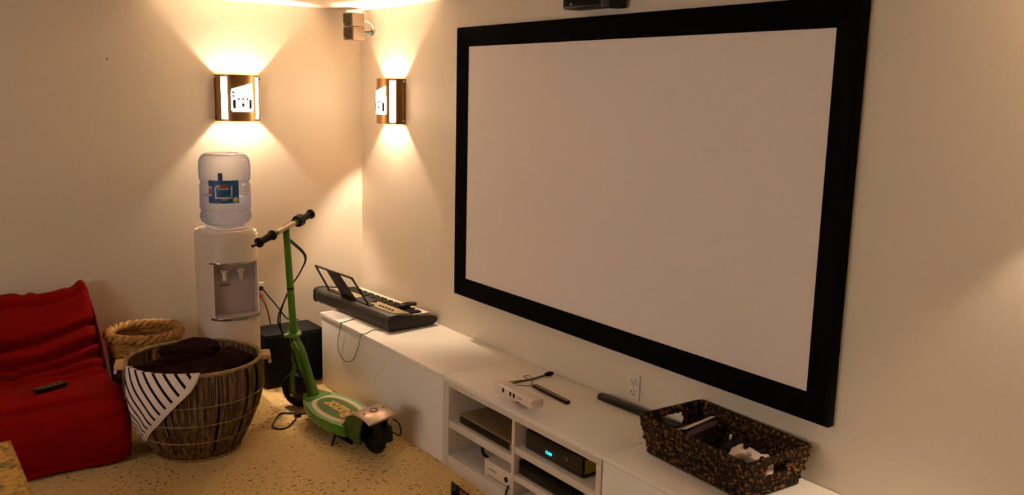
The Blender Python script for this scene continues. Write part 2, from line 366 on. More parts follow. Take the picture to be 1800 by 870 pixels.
text('clock_display', '12:00', .019, frame((-.2, .045, .036), (0, -1, 0), (0, 0, 1), (-1, 0, 0)), CY, t)
B().cyl((-.2015, -.075, .055), (-.199, -.075, .055), .008).build('button', mat('button_grey', '#6b5a50', .4), t)
B().box((-.2005, -.15, .05), (-.199, -.1, .056)).build('label_print', mat('label_dim', '#3b312c', .5), t)
B().box((-.185, -.1712, .02), (-.1, -.1698, .08)).build('yellow_sticker', mat('sticker_yellow', '#b5a02a', .6), t)
for x, y in ((-.17, -.15), (-.17, .18), (.1, -.15), (.1, .18)): B().cyl((x, y, 0), (x, y, .007), .012).build('foot', RUB, t)
t = E('receiver', (-.25, -2.63, .1665), 'black flat receiver on the shelf under the set-top box', 'receiver')
B().box((-.205, -.175, .005), (.12, .215, .068), .004).build('case', BLACKM, t)
B().box((-.208, -.17, .012), (-.2055, .21, .05), .001).build('front_panel', BLACK, t)
for x, y in ((-.17, -.15), (-.17, .18), (.1, -.15), (.1, .18)): B().cyl((x, y, 0), (x, y, .006), .012).build('foot', RUB, t)
t = E('adapter_box', (-.4, -2.86, .1665), 'small white box with a dark square beside the black receiver', 'box')
B().box((-.06, -.06, 0), (.05, .045, .06), .002).build('case', OUTW, t); B().box((-.0615, -.02, .012), (-.0595, .028, .042)).build('dark_square', BLACKM, t)
t = E('small_jar', (-.38, -2.57, .0655), 'small beige jar in the bottom right compartment of the shelves', 'jar')
B().lathe([(.03, 0), (.032, .01), (.032, .045), (.026, .05)], 20).build('body', OUTW, t); B().lathe([(.028, .05), (.028, .062), (.02, .064)], 20).build('lid', STEEL, t)

# ------------------------------------------------------------------ things on the cabinet tops
KW = mat('sensor_white', '#e0cbc0', .3)
t = E('motion_sensor', (-.425, -2.362, H), 'white motion-sensing camera bar on a round foot', 'sensor bar', rz=radians(-3))
B().lathe([(.042, 0), (.042, .006), (.03, .013), (.012, .016)], 28).build('foot', KW, t)
B().tube([(0, 0, .014), (0, 0, .036)], [.012, .008]).build('neck', BLACK, t)
bd = B().prism([(-.034, .036), (.02, .036), (.028, .042), (.028, .070), (.022, .074), (-.03, .074), (-.036, .07)], 1, -.148, .148, .003).build('body', KW, t)
for y, r in ((.072, .0105), (.014, .0105), (-.014, .0105)):
    B().ell((-.0365, y, .056), (.003, .008, .0115), 14, 8).build('lens', BLACK, bd)
B().box((-.0372, -.075, .054), (-.0355, -.045, .06)).build('logo_print', mat('print_pink', '#a58a80', .5), bd)
t = E('microphone_headset', (-.17, -2.113, H), 'thin tangled microphone cord with a black foam tip on the cabinet', 'microphone')
B().tube(spline([(-.12, -.005, .006), (-.06, .0, .006), (0, -.005, .007), (.05, .005, .006), (.09, .01, .007)]), .005).build('boom', mat('tan_cord', '#6b5228', .5), t)
B().ell((.115, .007, .011), (.028, .014, .011), 14, 8).build('foam_tip', BLACKM, t)
B().tube(spline([(-.12, .0, .002), (-.135, .03, .002), (-.08, .03, .002), (0, .0, .002), (-.05, -.06, .002), (-.09, -.035, .002), (-.12, -.01, .002)]), .0018, 6).build('thin_cord', mat('tan_cord', '#6b5228', .5), t)
B().tube(spline([(0, 0, .004), (-.005, .05, .004), (.03, .055, .004), (.01, 0, .004)]), .0018, 6).build('cord_loop', mat('tan_cord', '#6b5228', .5), t)
t = E('slim_remote', (-.222, -2.33, H), 'slim black remote with a tan top lying beside the motion sensor', 'remote control', rz=radians(-3))
B().box((-.012, -.135, .0), (.012, .135, .013), .003).build('case', BLACK, t)
B().box((-.009, -.13, .0132), (.0115, .13, .0150)).build('top_plate', mat('tan_metal', '#7d6642', .4, metal=.4), t)
t = E('sensor_bar', (-.045, -2.72, H), 'black bar lying against the wall under the wall outlet', 'bar', rz=radians(3))
B().prism([(-.018, 0), (.018, 0), (.02, .012), (.014, .026), (-.014, .026), (-.02, .012)], 1, -.24, .24, .003).build('case', BLACK, t)
B().box((-.022, -.22, .006), (-.018, .22, .016)).build('front_window', mat('smoked', '#151a14', .2), t)
def outlet(loc, rz, label):
    t = E('wall_outlet', loc, label, 'outlet', 'white wall outlets', rz)
    p = B().box((-.037, -.006, -.058), (.037, 0, .058), .003).build('cover_plate', OUTW, t)
    for z in (-.024, .024):
        s_ = B().box((-.018, -.009, z-.016), (.018, -.0055, z+.016), .003).build('socket', OUTW, t)
        for x in (-.008, .008): B().box((x-.0015, -.0096, z-.002), (x+.0015, -.0088, z+.008)).build('slot', BLACKM, s_)
        B().cyl((0, -.0096, z-.009), (0, -.0088, z-.009), .003, n=10).build('ground_hole', BLACKM, s_)
    B().cyl((0, -.0072, 0), (0, -.0055, 0), .003, n=10).build('screw', STEEL, t)
outlet((-.0005, -2.638, .548), radians(-90), 'white duplex wall outlet above the black bar on the cabinet')
outlet((-.722, -.0005, .54), 0, 'white wall outlet beside the water cooler with an orange plug')
OR = mat('orange_plug', '#d2561c', .45)
t = E('orange_plug', (-.722, -.011, .516), 'orange plug and cord in the outlet beside the water cooler', 'plug')
B().cyl((0, 0, 0), (0, -.034, 0), .017, .013).build('plug_body', OR, t)
B().tube(spline([(0, -.034, 0), (.012, -.05, -.03), (.03, -.05, -.08), (.045, -.045, -.14), (.06, -.035, -.24), (.055, -.035, -.36), (.05, -.035, -.5)]), .005).build('cord', mat('orange_cord', '#8c3a17', .5), t)
t = E('black_plug', (-.722, -.011, .566), 'black plug and cord in the upper socket beside the water cooler', 'plug')
B().box((-.018, -.034, -.013), (.018, 0, .013), .004).build('plug_body', BLACK, t)
B().tube(spline([(.012, -.03, -.004), (.05, -.05, -.06), (.1, -.06, -.13), (.15, -.055, -.2), (.19, -.04, -.22), (.24, -.035, -.23)]), .0045).build('cord', WIRE, t)

# ------------------------------------------------------------------ seagrass basket and what lies in it
SG = mat('seagrass', '#20130a', .75, spec=.25, var=('#a57230', 75, .52, .72), bump=(300, .5, .002))
SGD = mat('seagrass_dark', '#1c1109', .9)
bx, by, bw, bl, bh = -.186, -3.292, .162, .268, .15
t = E('seagrass_basket', (bx, by, H), 'dark woven seagrass basket with handle holes on the low cabinet', 'basket', rz=radians(-2.5))
wv_ = B(); rows = 8
def rect(s_, k):                                # point and tangent on the rounded rectangle, level k in 0..1
    hw, hl = bw-.028+.024*k, bl-.03+.026*k; per = 4*(hw+hl); d = s_*per
    for (ax, ay, bx_, by_) in ((-hw, -hl, hw, -hl), (hw, -hl, hw, hl), (hw, hl, -hw, hl), (-hw, hl, -hw, -hl)):
        ln = abs(bx_-ax)+abs(by_-ay)
        if d <= ln: u = d/ln; return Vector((ax+(bx_-ax)*u, ay+(by_-ay)*u, 0)), Vector((bx_-ax, by_-ay, 0)).normalized()
        d -= ln
    return Vector((-hw, -hl, 0)), Vector((1, 0, 0))
for k in range(rows):
    z = .0145+k*(bh-.024)/(rows-1)*.93; n = 74
    for i in range(n):
        p, tg = rect((i+.5*(k % 2)+rnd.uniform(-.1, .1))/n % 1, k/(rows-1))
        if abs(p.x) < .058 and k in (4, 5, 6) and abs(p.y) > .2: continue
        a_ = atan2(tg.y, tg.x); rr = rnd.uniform(.85, 1.2)
        M = RZ(a_) @ Matrix.Rotation(rnd.uniform(-.35, .35), 4, 'Y')
        wv_.ell((p.x, p.y, z), (.0150, .0075*rr, .0105*rr), 6, 5, M)
stuff(wv_.build('weave', SG, t))
for nm, zz, k, rr in (('rim', bh-.004, 1, .010), ('braid', bh*.43, .45, .0085), ('braid', .012, .02, .009)):
    rb = B(); n = 120
    for i in range(n):
        p, tg = rect(i/n, k); out = Vector((tg.y, -tg.x, 0))
        M = RZ(atan2(tg.y, tg.x)) @ Matrix.Rotation(.5, 4, 'Y')
        if nm == 'braid' and zz > .05 and abs(p.x) < .0 : continue
        rb.ell((p.x+out.x*.004, p.y+out.y*.004, zz), (.0125, .0085, rr*.9), 6, 5, M)
    rb.build(nm, SG, t)
ln_ = B()
for s_ in (-1, 1):
    ln_.add([(s_*(bw-.027), -bl+.03, .006), (s_*(bw-.027), bl-.03, .006), (s_*(bw-.005), bl-.006, bh-.012), (s_*(bw-.005), -bl+.006, bh-.012)], [(0, 1, 2, 3)])
ln_.build('long_wall', SGD, t, solid=.003)
for s_ in (-1, 1):
    e_ = B(); f = lambda x, z: (x*(bw-.027+.022*z/bh), s_*(bl-.029+.025*z/bh), z)
    for (x0, x1, z0, z1) in ((-1, 1, .006, .076), (-1, -.38, .076, .127), (.38, 1, .076, .127), (-1, 1, .127, bh-.012)):
        e_.add([f(x0, z0), f(x1, z0), f(x1, z1), f(x0, z1)], [(0, 1, 2, 3)])
    e_.build('end_wall', SGD, t, solid=.003)
B().box((-bw+.03, -bl+.03, .002), (bw-.03, bl-.03, .006)).build('bottom', SGD, t)
zb = H+.0075
# game cases standing on edge
def case(loc, rz, tilt, size, cover, spine, name, label, cat):
    t = E(name, loc, label, cat); t.rotation_euler = (tilt, 0, rz)
    a_, b_, c_ = size
    B().box((-a_, -b_, 0), (a_, b_, c_), .003).build('case', cover, t)
    B().box((-a_+.002, -b_-.0012, c_-.03), (a_-.002, -b_+.001, c_-.012)).build('title_band', mat('purple_band', '#6b5364', .4), t)
    B().box((-a_+.002, -b_+.001, c_-.001), (a_-.002, b_-.001, c_+.0012)).build('spine', spine, t)
    return t
GC = mat('case_dark', '#28222a', .25, coat=.4); GSP = mat('case_spine', '#e4d6d0', .3)
case((-.175, -3.215, zb), radians(9), radians(-18), (.1, .012, .135), GC, GSP, 'game_case', 'game case with a white spine leaning in the seagrass basket', 'game case')
case((-.20, -3.165, zb), radians(5), radians(-24), (.08, .009, .108), mat('case_smoke', '#6f5c50', .25), mat('case_smoke2', '#88786c', .3), 'game_case', 'smoky grey case behind the white-spined case in the seagrass basket', 'game case')
t = E('paper_card', (-.255, -3.09, zb), 'beige card lying at the far end inside the seagrass basket', 'card'); t.rotation_euler = (radians(-14), radians(5), 0)
B().box((-.05, -.05, .05), (.06, .035, .053)).build('sheet', mat('card', '#cfae92', .7), t)
B().box((-.04, -.03, .0), (.05, .03, .049)).build('card_stack', mat('card_edge', '#a8896e', .8), t)
t = E('cable_bundle', (-.17, -3.33, zb), 'black cables and chargers bundled in the middle of the seagrass basket', 'cables')
cb = B()
for k in range(7):
    pts = [(rnd.uniform(-.11, .11), rnd.uniform(-.07, .06), rnd.uniform(.01, .075)) for _ in range(6)]; cb.tube(spline(pts, 6, True), .005, 6, True)
cb.build('cords', WIRE, t)
B().box((-.1, -.06, .0), (.04, .02, .05), .008).build('charger', BLACK, t); B().box((.0, -.03, .045), (.1, .05, .075), .008, M=RZ(.3)).build('charger', BLACK, t)
B().box((-.04, -.012, .075), (-.01, -.006, .09), .001, M=RZ(.4)).build('white_tag', GSP, t); B().box((.07, .02, .08), (.095, .028, .095), .001, M=RZ(.5)).build('white_tag', GSP, t)
GW = mat('controller_white', '#e6d4c6', .32)
def pad(loc, rot, label):
    t = E('game_controller', loc, label, 'game controller', 'white game controllers'); t.rotation_euler = rot
    pts = [(-.03, .035), (.03, .035), (.06, .03), (.075, .0), (.082, -.05), (.066, -.058), (.045, -.022), (.02, -.014), (-.02, -.014), (-.045, -.022), (-.066, -.058), (-.082, -.05), (-.075, 0), (-.06, .03)]
    B().prism([(p.x, p.y) for p in spline([(a_, b_, 0) for a_, b_ in pts], 4, True)], 2, 0, .034, .008).build('body', GW, t)
    for x, y in ((-.045, .012), (.025, -.004)):
        s_ = B().cyl((x, y, .033), (x, y, .044), .007).build('thumbstick', BLACK, t); B().cyl((x, y, .044), (x, y, .049), .011).build('cap', BLACKM, s_)
    for x, y in ((.045, .022), (.055, .012), (.035, .012), (.045, .002)): B().ell((x, y, .034), (.005, .005, .003), 10, 6).build('button', CGREY, t)
    B().box((-.032, -.009, .0335), (-.012, -.003, .037)).build('dpad', CGREY, t); B().box((-.025, -.016, .0335), (-.019, .004, .037)).build('dpad', CGREY, t)
pad((-.19, -3.435, H+.072), (radians(16), radians(24), radians(-62)), 'white game controller lying on top at the near end of the basket')
pad((-.175, -3.42, H+.028), (radians(-10), radians(-8), radians(30)), 'white game controller tucked beneath the other one in the basket')

# ================================================================== MUSIC KEYBOARD
KX = Vector((-.995, 0, 0)); ang = radians(3.5)
t = E('music_keyboard', (-.345, -1.025, H), 'dark electronic music keyboard with a stand, back turned to the room', 'keyboard', rz=ang)
KB = mat('keyboard_plastic', '#3a332b', .45); KD = mat('keyboard_dark', '#191512', .5); KS = mat('keyboard_panel', '#a58d68', .4, metal=.3)
# local: +y along the length (away from the camera), +x from the back edge to the key side
KL = .915; KZ = .006
prof = [(0.012, 0), (.30, 0), (.325, .018), (.325, .03), (.315, .036), (.20, .042), (.19, .066), (.05, .088), (.012, .086), (0, .07), (-.004, .02)]
B().prism([(x, z+KZ) for x, z in prof], 1, .025, KL-.025, .003).build('body', KB, t)
pe = [(0.0, -.002), (.30, -.002), (.33, .02), (.33, .04), (.30, .055), (.19, .07), (.05, .094), (.008, .09), (-.006, .072), (-.008, .02)]
for y0, y1 in ((0, .0255), (KL-.0255, KL)): B().prism([(x, z+KZ) for x, z in pe], 1, y0, y1, .006).build('end_cheek', KD, t)
B().prism([(-.001, .016+KZ), (-.0065, .02+KZ), (-.004, .066+KZ), (.001, .066+KZ)], 1, .06, KL-.06).build('back_panel', KD, t)
B().prism([(.055, .0885+KZ), (.18, .069+KZ), (.18, .0705+KZ), (.055, .090+KZ)], 1, .06, KL-.06).build('control_panel', KS, t)
for i in range(5): B().cyl((.10, .13+.035*i, .078+KZ), (.10, .13+.035*i, .089+KZ), .008, n=12).build('knob', KD, t)
B().box((.09, .38, .078+KZ), (.15, .52, .087+KZ)).build('display', BLACK, t)
nk = 36; ky0, ky1 = .075, KL-.045; kw = (ky1-ky0)/nk; KWH = mat('key_white', '#e4d3bc', .3); KBL = mat('key_black', '#14110e', .35)
wm = B().box((0, 0, 0), (.125, kw*.93, .012), .0012).build('white_key', KWH, t, loc=(.197, ky0, .044+KZ))
bk0 = B().prism([(0, 0), (.078, 0), (.074, .012), (0, .012)], 1, 0, kw*.5).build('black_key', KBL, t, loc=(.197, ky0, .056+KZ))
for i in range(nk):
    if i: c = wm.copy(); COL.objects.link(c); c.location.y = ky0+i*kw
    if i % 7 in (0, 1, 3, 4, 5):
        if i == 0: bk0.location.y = ky0+kw*.72
        else: c = bk0.copy(); COL.objects.link(c); c.location.y = ky0+i*kw+kw*.72
for x, y in ((.03, .06), (.03, KL-.06), (.29, .06), (.29, KL-.06)): B().cyl((x, y, 0), (x, y, KZ+.003), .014).build('foot', RUB, t)
# music stand (leans towards the room)
q0, q1 = .30, .785
def st(y, h): return Vector((.045-h*.62, y, .085+KZ+h))
S_H = .178
ms = B(); ms.tube([st(q0, 0), st(q0+.004, S_H), st(q1-.03, S_H+.0), st(q1, 0)], .0065, 8, True)
ms = ms.build('music_stand', KD, t)
ctr = B(); ctr.add([st(.44, .0)+Vector((.003, 0, 0)), st(.62, .0)+Vector((.003, 0, 0)), st(.61, S_H), st(.455, S_H), st(.44, .0)-Vector((.003, 0, 0)), st(.62, 0)-Vector((.003, 0, 0)), st(.61, S_H)-Vector((.006, 0, 0)), st(.455, S_H)-Vector((.006, 0, 0))],
    [(0, 1, 2, 3), (7, 6, 5, 4), (0, 4, 5, 1), (1, 5, 6, 2), (2, 6, 7, 3), (3, 7, 4, 0)]); ctr.build('center_panel', KD, ms, smooth=False)
B().box((.035, q0-.02, .084+KZ), (.07, q1+.02, .094+KZ), .002).build('stand_ledge', KD, ms)
t = E('small_remote', (-.105, -.80, H+.0765), 'small black remote lying across the white keys of the music keyboard', 'remote control', rz=radians(12))
B().box((-.06, -.02, .0), (.06, .02, .022), .007).build('case', BLACK, t); B().box((-.045, -.012, .0215), (.02, .012, .024)).build('button_pad', BLACKM, t)
def fr(px, py): return pix(px, py, 0, -D-.011)
fp_ = [fr(*q) for q in ((600, 568), (594, 598), (596, 620), (607, 635), (620, 633), (628, 615), (634, 592))]
y0_ = fp_[0].y
pts = [Vector((-.37, y0_+.06, H+.003)), Vector((-.44, y0_+.03, H+.003)), Vector((-.468, y0_+.018, H+.0035)), Vector((-.488, y0_+.008, H-.001))] + fp_
pts += [Vector((-.487, pts[-1].y-.012, H-.001)), Vector((-.465, pts[-1].y-.02, H+.003)), Vector((-.40, -.93, H+.003)), Vector((-.36, -.96, H+.003))]
tag(B().tube(spline(pts, 8), .0022, 6).build('keyboard_cord', mat('cord_brown', '#2c2414', .6)), 'thin dark cord looping down over the cabinet front below the keyboard', 'cord')

# ================================================================== SUBWOOFER
t = E('subwoofer', (-.615, -.19, 0), 'black subwoofer box on the floor beside the water cooler', 'speaker')
B().box((-.19, -.125, .012), (.19, .125, .335), .006).build('cabinet', mat('sub_black', '#080706', .6, spec=.25), t)
B().box((-.175, -.131, .03), (.175, -.1245, .32), .003).build('grille', BLACKM, t)
for x in (-.16, .16):
    for y in (-.1, .1): B().cyl((x, y, 0), (x, y, .013), .018).build('foot', RUB, t)

# ================================================================== WATER COOLER AND BOTTLE
wc = (-1.0, -.275)
t = E('water_cooler', (*wc, 0), 'white water cooler with two taps in the wall corner', 'water cooler')
def yf(x, w_, d_, n=2.7): return -d_*max(0, 1-abs(x/w_)**n)**(1/n)
def outl(w_, d_, bow, n=24):                    # round-fronted body, front = -y
    P = [(-w_*cos(pi*k/n), yf(w_*cos(pi*k/n), w_, d_+bow)) for k in range(1, n)]
    return P + [(w_, 0), (w_, d_*.6), (w_-.012, d_*.85), (w_-.05, d_), (-w_+.05, d_), (-w_+.012, d_*.85), (-w_, d_*.6), (-w_, 0)]
CWd, CDp, BW = .158, .155, .035
O_ = outl(CWd, CDp, BW)
B().prism(O_, 2, .0, .505).build('lower_body', CWHITE, t)
b = B(); b.prism(O_, 2, .825, .975)
b.prism(outl(CWd-.006, CDp-.006, BW), 2, .975, .992); b.prism(outl(CWd-.02, CDp-.02, BW), 2, .992, 1.0)
b.build('upper_body', CWHITE, t)
b = B(); ZA, ZB = .5055, .8245; fy = lambda x: yf(x, CWd, CDp+BW); cs = lambda k: CWd*cos(pi*k/24)
b.prism([(-CWd, CDp*.6), (-CWd+.012, CDp*.85), (-CWd+.05, CDp), (CWd-.05, CDp), (CWd-.012, CDp*.85), (CWd, CDp*.6), (CWd, -.0), (.122, -.09), (-.125, -.09), (-CWd, -.0)], 2, ZA, ZB)
b.build('bay_housing', CWHITE, t)
for lo_, hi_ in ((-CWd, -.125), (.122, CWd)):
    xs = [lo_+(hi_-lo_)*k/8 for k in range(9)]
    if lo_ < 0: P = [(-CWd, -.001)]+[(x, fy(x)) for x in xs[1:]]+[(-.125, -.0905)]
    else: P = [(.122, -.0905)]+[(x, fy(x)) for x in xs[:-1]]+[(CWd, -.001)]
    B().prism(P, 2, ZA, ZB).build('bay_cheek', CWHITE, t)
B().prism([(-.124, -.091), (.121, -.091), (.121, -.094), (-.124, -.094)], 2, ZA+.001, ZB-.001).build('bay_back', CGREY, t)
for z0, z1, pr_ in ((.500, .511, .016), (.820, .829, .006)):
    n = 20; X = [-.142+.29*k/n for k in range(n+1)]
    P = [(x, fy(x)-pr_) for x in X]+[(x, fy(x)+.004) for x in X[::-1]]
    B().prism(P, 2, z0, z1, .001).build('chrome_strip', CHROME, t)
P = [(-.122, -.095)]+[(-.122+.242*k/12, fy(-.122+.242*k/12)-.006) for k in range(13)]+[(.12, -.095)]
B().prism(P, 2, .5115, .52).build('drip_tray', CGREY, t)
for x in (-.06, .036):
    tp = B(); tp.cyl((x, -.094, .765), (x, -.125, .765), .016); tp.cyl((x, -.122, .772), (x, -.122, .72), .013, .010)
    tp = tp.build('tap', CWHITE, t); B().box((x-.015, -.148, .772), (x+.015, -.112, .782), .003, M=None).build('lever', CWHITE, tp)
B().box((-.078, -.0958, .68), (-.02, -.0938, .693)).build('tap_label', mat('label_brown', '#8d6a5c', .6), t)
B().lathe([(.118, 1.0), (.122, 1.008), (.112, 1.014), (.095, 1.01), (.09, 1.001)], 40).build('bottle_collar', CWHITE, t)
# bottle: upside-down, ribbed, part full
BG = bpy.data.materials.new('bottle_plastic'); BG.use_nodes = True; nt = BG.node_tree; nt.nodes.clear()
ou = nt.nodes.new('ShaderNodeOutputMaterial'); mx = nt.nodes.new('ShaderNodeMixShader'); tr = nt.nodes.new('ShaderNodeBsdfTransparent'); pn = nt.nodes.new('ShaderNodeBsdfPrincipled'); lw = nt.nodes.new('ShaderNodeLayerWeight')
tr.inputs[0].default_value = (.88, .90, .95, 1); pn.inputs['Base Color'].default_value = lin('#8f8fb4'); pn.inputs['Roughness'].default_value = .12
lw.inputs['Blend'].default_value = .45; mr = nt.nodes.new('ShaderNodeMapRange'); mr.inputs['To Min'].default_value = .10; mr.inputs['To Max'].default_value = .9
nt.links.new(lw.outputs['Facing'], mr.inputs['Value']); nt.links.new(mr.outputs['Result'], mx.inputs['Fac']); nt.links.new(tr.outputs[0], mx.inputs[1]); nt.links.new(pn.outputs[0], mx.inputs[2]); nt.links.new(mx.outputs[0], ou.inputs['Surface'])
t = E('water_bottle', (*wc, 1.003), 'upturned clear plastic water bottle with a blue label on the cooler', 'bottle')
R0 = .142
bp2 = [(.03, -.01), (.045, .0), (.07, .010), (.105, .022), (.130, .040), (R0, .062), (R0+.001, .082), (R0-.004, .100), (R0-.006, .108), (R0-.003, .116), (R0, .135), (R0, .16), (R0-.002, .24), (R0-.002, .262), (R0-.008, .275), (R0-.008, .283), (R0-.001, .297), (R0+.001, .33), (R0+.001, .38), (R0-.004, .412), (R0-.018, .436), (.108, .448), (.10, .446), (.085, .437), (.04, .432), (.005, .43)]
bp2 = [(r, z*.955) for r, z in bp2]
B().lathe([tuple(p)[:2] for p in spline([(r, z, 0) for r, z in bp2], 3)], 48).build('bottle_shell', BG, t)
WA = mat('water', (.80, .84, .98, 1), .0, trans=1, ior=1.33)
B().lathe([(.02, 0), (.042, .004), (.067, .014), (.102, .026), (.127, .044), (R0-.004, .066), (R0-.004, .082), (R0-.009, .1), (R0-.010, .108), (R0-.007, .118), (R0-.004, .135), (R0-.005, .19), (.12, .1902)], 48).build('water', WA, t)
LB = mat('label_blue', '#0b5f93', .4, var=('#123d78', 14, .4, .62)); 
va = radians(-112)                               # direction the label faces
def lab(u0, u1, z0, z1, nm, m, par, off, n=10):
    b = B(); rr = R0+off; P = [(rr*cos(va+u0/R0+(u1-u0)/R0*k/n), rr*sin(va+u0/R0+(u1-u0)/R0*k/n)) for k in range(n+1)] + [((rr-.0012)*cos(va+u0/R0+(u1-u0)/R0*k/n), (rr-.0012)*sin(va+u0/R0+(u1-u0)/R0*k/n)) for k in range(n, -1, -1)]
    return b.prism(P, 2, z0, z1).build(nm, m, par)
LZ = .042
lb = lab(-.082, .085, .115+LZ, .243+LZ, 'label', LB, t, .0035)
lab(-.026, -.002, .2435+LZ, .285+LZ, 'label_bottle_neck', mat('label_navy', '#2b2f66', .4), t, .0035, 4)
LW_ = mat('label_white', '#c9c4cc', .4)
lab(-.045, -.037, .14+LZ, .208+LZ, 'arch_side', LW_, lb, .0045, 2); lab(.040, .048, .155+LZ, .212+LZ, 'arch_side', LW_, lb, .0045, 2)
lab(-.038, -.02, .204+LZ, .216+LZ, 'arch_top', LW_, lb, .0045, 3); lab(-.03, .03, .2+LZ, .222+LZ, 'red_script', mat('label_red', '#8d4a58', .4), lb, .0045, 5)
lab(-.03, .03, .193+LZ, .1985+LZ, 'script_underline', LW_, lb, .0045, 5); lab(-.04, .045, .142+LZ, .15+LZ, 'arch_base', LW_, lb, .0045, 5)
lab(-.0815, -.064, .155+LZ, .21+LZ, 'side_panel_print', LW_, lb, .0045, 3); lab(-.0795, -.066, .165+LZ, .2+LZ, 'side_red_print', mat('label_red2', '#a5404a', .4), lb, .0055, 3)
lab(-.01, .02, .131+LZ, .1405+LZ, 'gold_print', mat('label_gold', '#9b9350', .4), lb, .0045, 3)
b = B(); a_ = va+.064/R0; cx_ = Vector(((R0+.0035)*cos(a_), (R0+.0035)*sin(a_), .134+LZ)); b.cyl(cx_, cx_+Vector((cos(a_), sin(a_), 0))*.002, .016, n=18); b.build('yellow_seal', mat('label_yellow', '#a9ad62', .4), lb)

# ================================================================== BASKETS
# big drum of upright sticks
DC = Vector((-1.402, -.955, 0)); DZ, DR = .47, .319
def drad(z): u = max(0, min(1, z/DZ)); return .200+.131*sin(min(1, u/.82)*pi/2) - (.012*((u-.82)/.18)**2 if u > .82 else 0)
t = E('drum_basket', DC, 'large drum basket of thin upright sticks holding dark blankets', 'basket')
STK = mat('reed_stick', '#876a4b', .6, var=('#4c3420', 70, .42, .62), zs=.03)
STB = mat('reed_rim', '#9c8055', .55, var=('#765b38', 30, .4, .7))
for nm, n, jit, off in (('sticks', 430, .004, 0),):
    b = B()
    for k in range(n):
        a_ = 2*pi*k/n + rnd.uniform(-jit, jit); o_ = rnd.uniform(-.002, .002)
        if noise.noise(Vector((cos(a_)*9, sin(a_)*9, 2.2))) > .33 or rnd.random() < .04: continue
        b.tube([((drad(z)+o_)*cos(a_+.01*sin(z*9+k)), (drad(z)+o_)*sin(a_+.01*sin(z*9+k)), z) for z in [.004+(DZ-.006)*j/9 for j in range(10)]], .0024, 5)
    stuff(b.build(nm, STK, t))
for z, r in ((.006, .007), (.115, .003), (.215, .003), (.315, .003), (DZ-.002, .0095)):
    b = B(); b.tube([((drad(z)+.004*(z < .45))*cos(2*pi*k/72), (drad(z)+.004*(z < .45))*sin(2*pi*k/72), z) for k in range(72)], r, 8, True); b.build('rim' if z > .4 else 'hoop', STB, t)
B().lathe([(.2, .003), (.2, .012), (.01, .0125)], 40).build('bottom', STB, t)
for a_ in (radians(163), radians(-17)):
    M = T(cos(a_)*(DR+.012), sin(a_)*(DR+.012), DZ-.012) @ RZ(a_)
    hd = B().box((-.02, -.055, -.012), (.035, .055, .012), .004, M=M).build('handle', mat('handle_wood', '#c29a62', .5), t)
    B().box((-.012, -.022, -.16), (.002, .022, -.0125), .003, M=M).build('handle_strap', STB, hd)
    for y in (-.03, .03): B().ell((M @ Vector((.03, y, -.028))), (.009, .009, .012), 8, 6).build('knot', OUTW, hd)
# blankets
BRN = mat('blanket_brown', '#24120b', .95, spec=.05, bump=(90, .6, .004))
def heap(name, label, c, r, seed, amp=.25, squash=None):
    b = B()
    def F(u, v):
        th = v*pi; ph = u*2*pi; d = Vector((sin(th)*cos(ph), sin(th)*sin(ph), cos(th)))
        k = 1+amp*(noise.noise(d*1.6+Vector((seed, 0, 0)))+.5*noise.noise(d*4+Vector((0, seed, 0)))+.2*abs(noise.noise(d*9+Vector((0, 0, seed)))))
        return Vector((d.x*r[0]*k, d.y*r[1]*k, d.z*r[2]*k))
    b.grid(F, 56, 36, True); o = b.build(name, BRN, loc=c, ang=180); return tag(o, label, 'blanket', 'dark brown blankets in the drum basket')
b = B()
def F(u, v):
    a_ = u*2*pi
    if v < .5: z = .03+.37*(v/.5); r = drad(z)-.016
    else: q = (v-.5)/.5; r = (drad(.40)-.016)*(1-q); z = .40+.035*sin(q*pi/2)
    d = Vector((r*cos(a_), r*sin(a_), z)); k = noise.noise(d*7)*.03+noise.noise(d*16)*.012
    return d + Vector((0, 0, k*(v > .5))) - Vector((cos(a_), sin(a_), 0))*abs(k)*.5*(v < .5)
b.grid(F, 64, 40, True); tag(b.build('blanket', BRN, loc=DC, ang=180), 'dark brown blanket filling the drum basket', 'blanket', 'dark brown blankets in the drum basket')
heap('blanket', 'dark brown blanket bunched highest at the back of the drum basket', (-1.38, -.825, .455), (.155, .10, .065), 3.1)
heap('blanket', 'dark brown blanket folded against the right rim of the drum basket', (-1.225, -.99, .440), (.09, .12, .05), 8.3)
# striped cloth hung over the front-left rim
def on_drum(px, py):
    d = ray(px, py); best = None
    for k in range(4000):
        p = CAM + d*(2.5+k*.0012); q = p-DC
        if 0 <= p.z <= DZ+.002 and (q.xy.length <= drad(p.z)+.006): return atan2(q.y, q.x), p.z
    return None
def edge(L_):
    out = []
    for q in L_:
        h = on_drum(*q)
        if h: a_, z = h; out.append((z, a_-2*pi if a_ > 0 else a_))
    out.sort(reverse=True); out[0] = (DZ+.006, out[0][1]); return out
def ev(ed, z):
    if z >= ed[0][0]: return ed[0][1]
    for (z0, a0), (z1, a1) in zip(ed, ed[1:]):
        if z >= z1: return a0+(a1-a0)*(z0-z)/max(1e-6, z0-z1)
    return ed[-1][1]
LE = edge([(224, 652), (225, 672), (229, 708), (236, 733), (243, 754), (247, 795)]); RE = edge([(352, 662), (337, 687), (305, 719), (280, 747), (261, 776), (250, 795)])
aL, aR, tipZ = LE[0][1], RE[0][1], min(LE[-1][0], RE[-1][0])
cl = B(); nu, nv = 40, 44; uvs = []
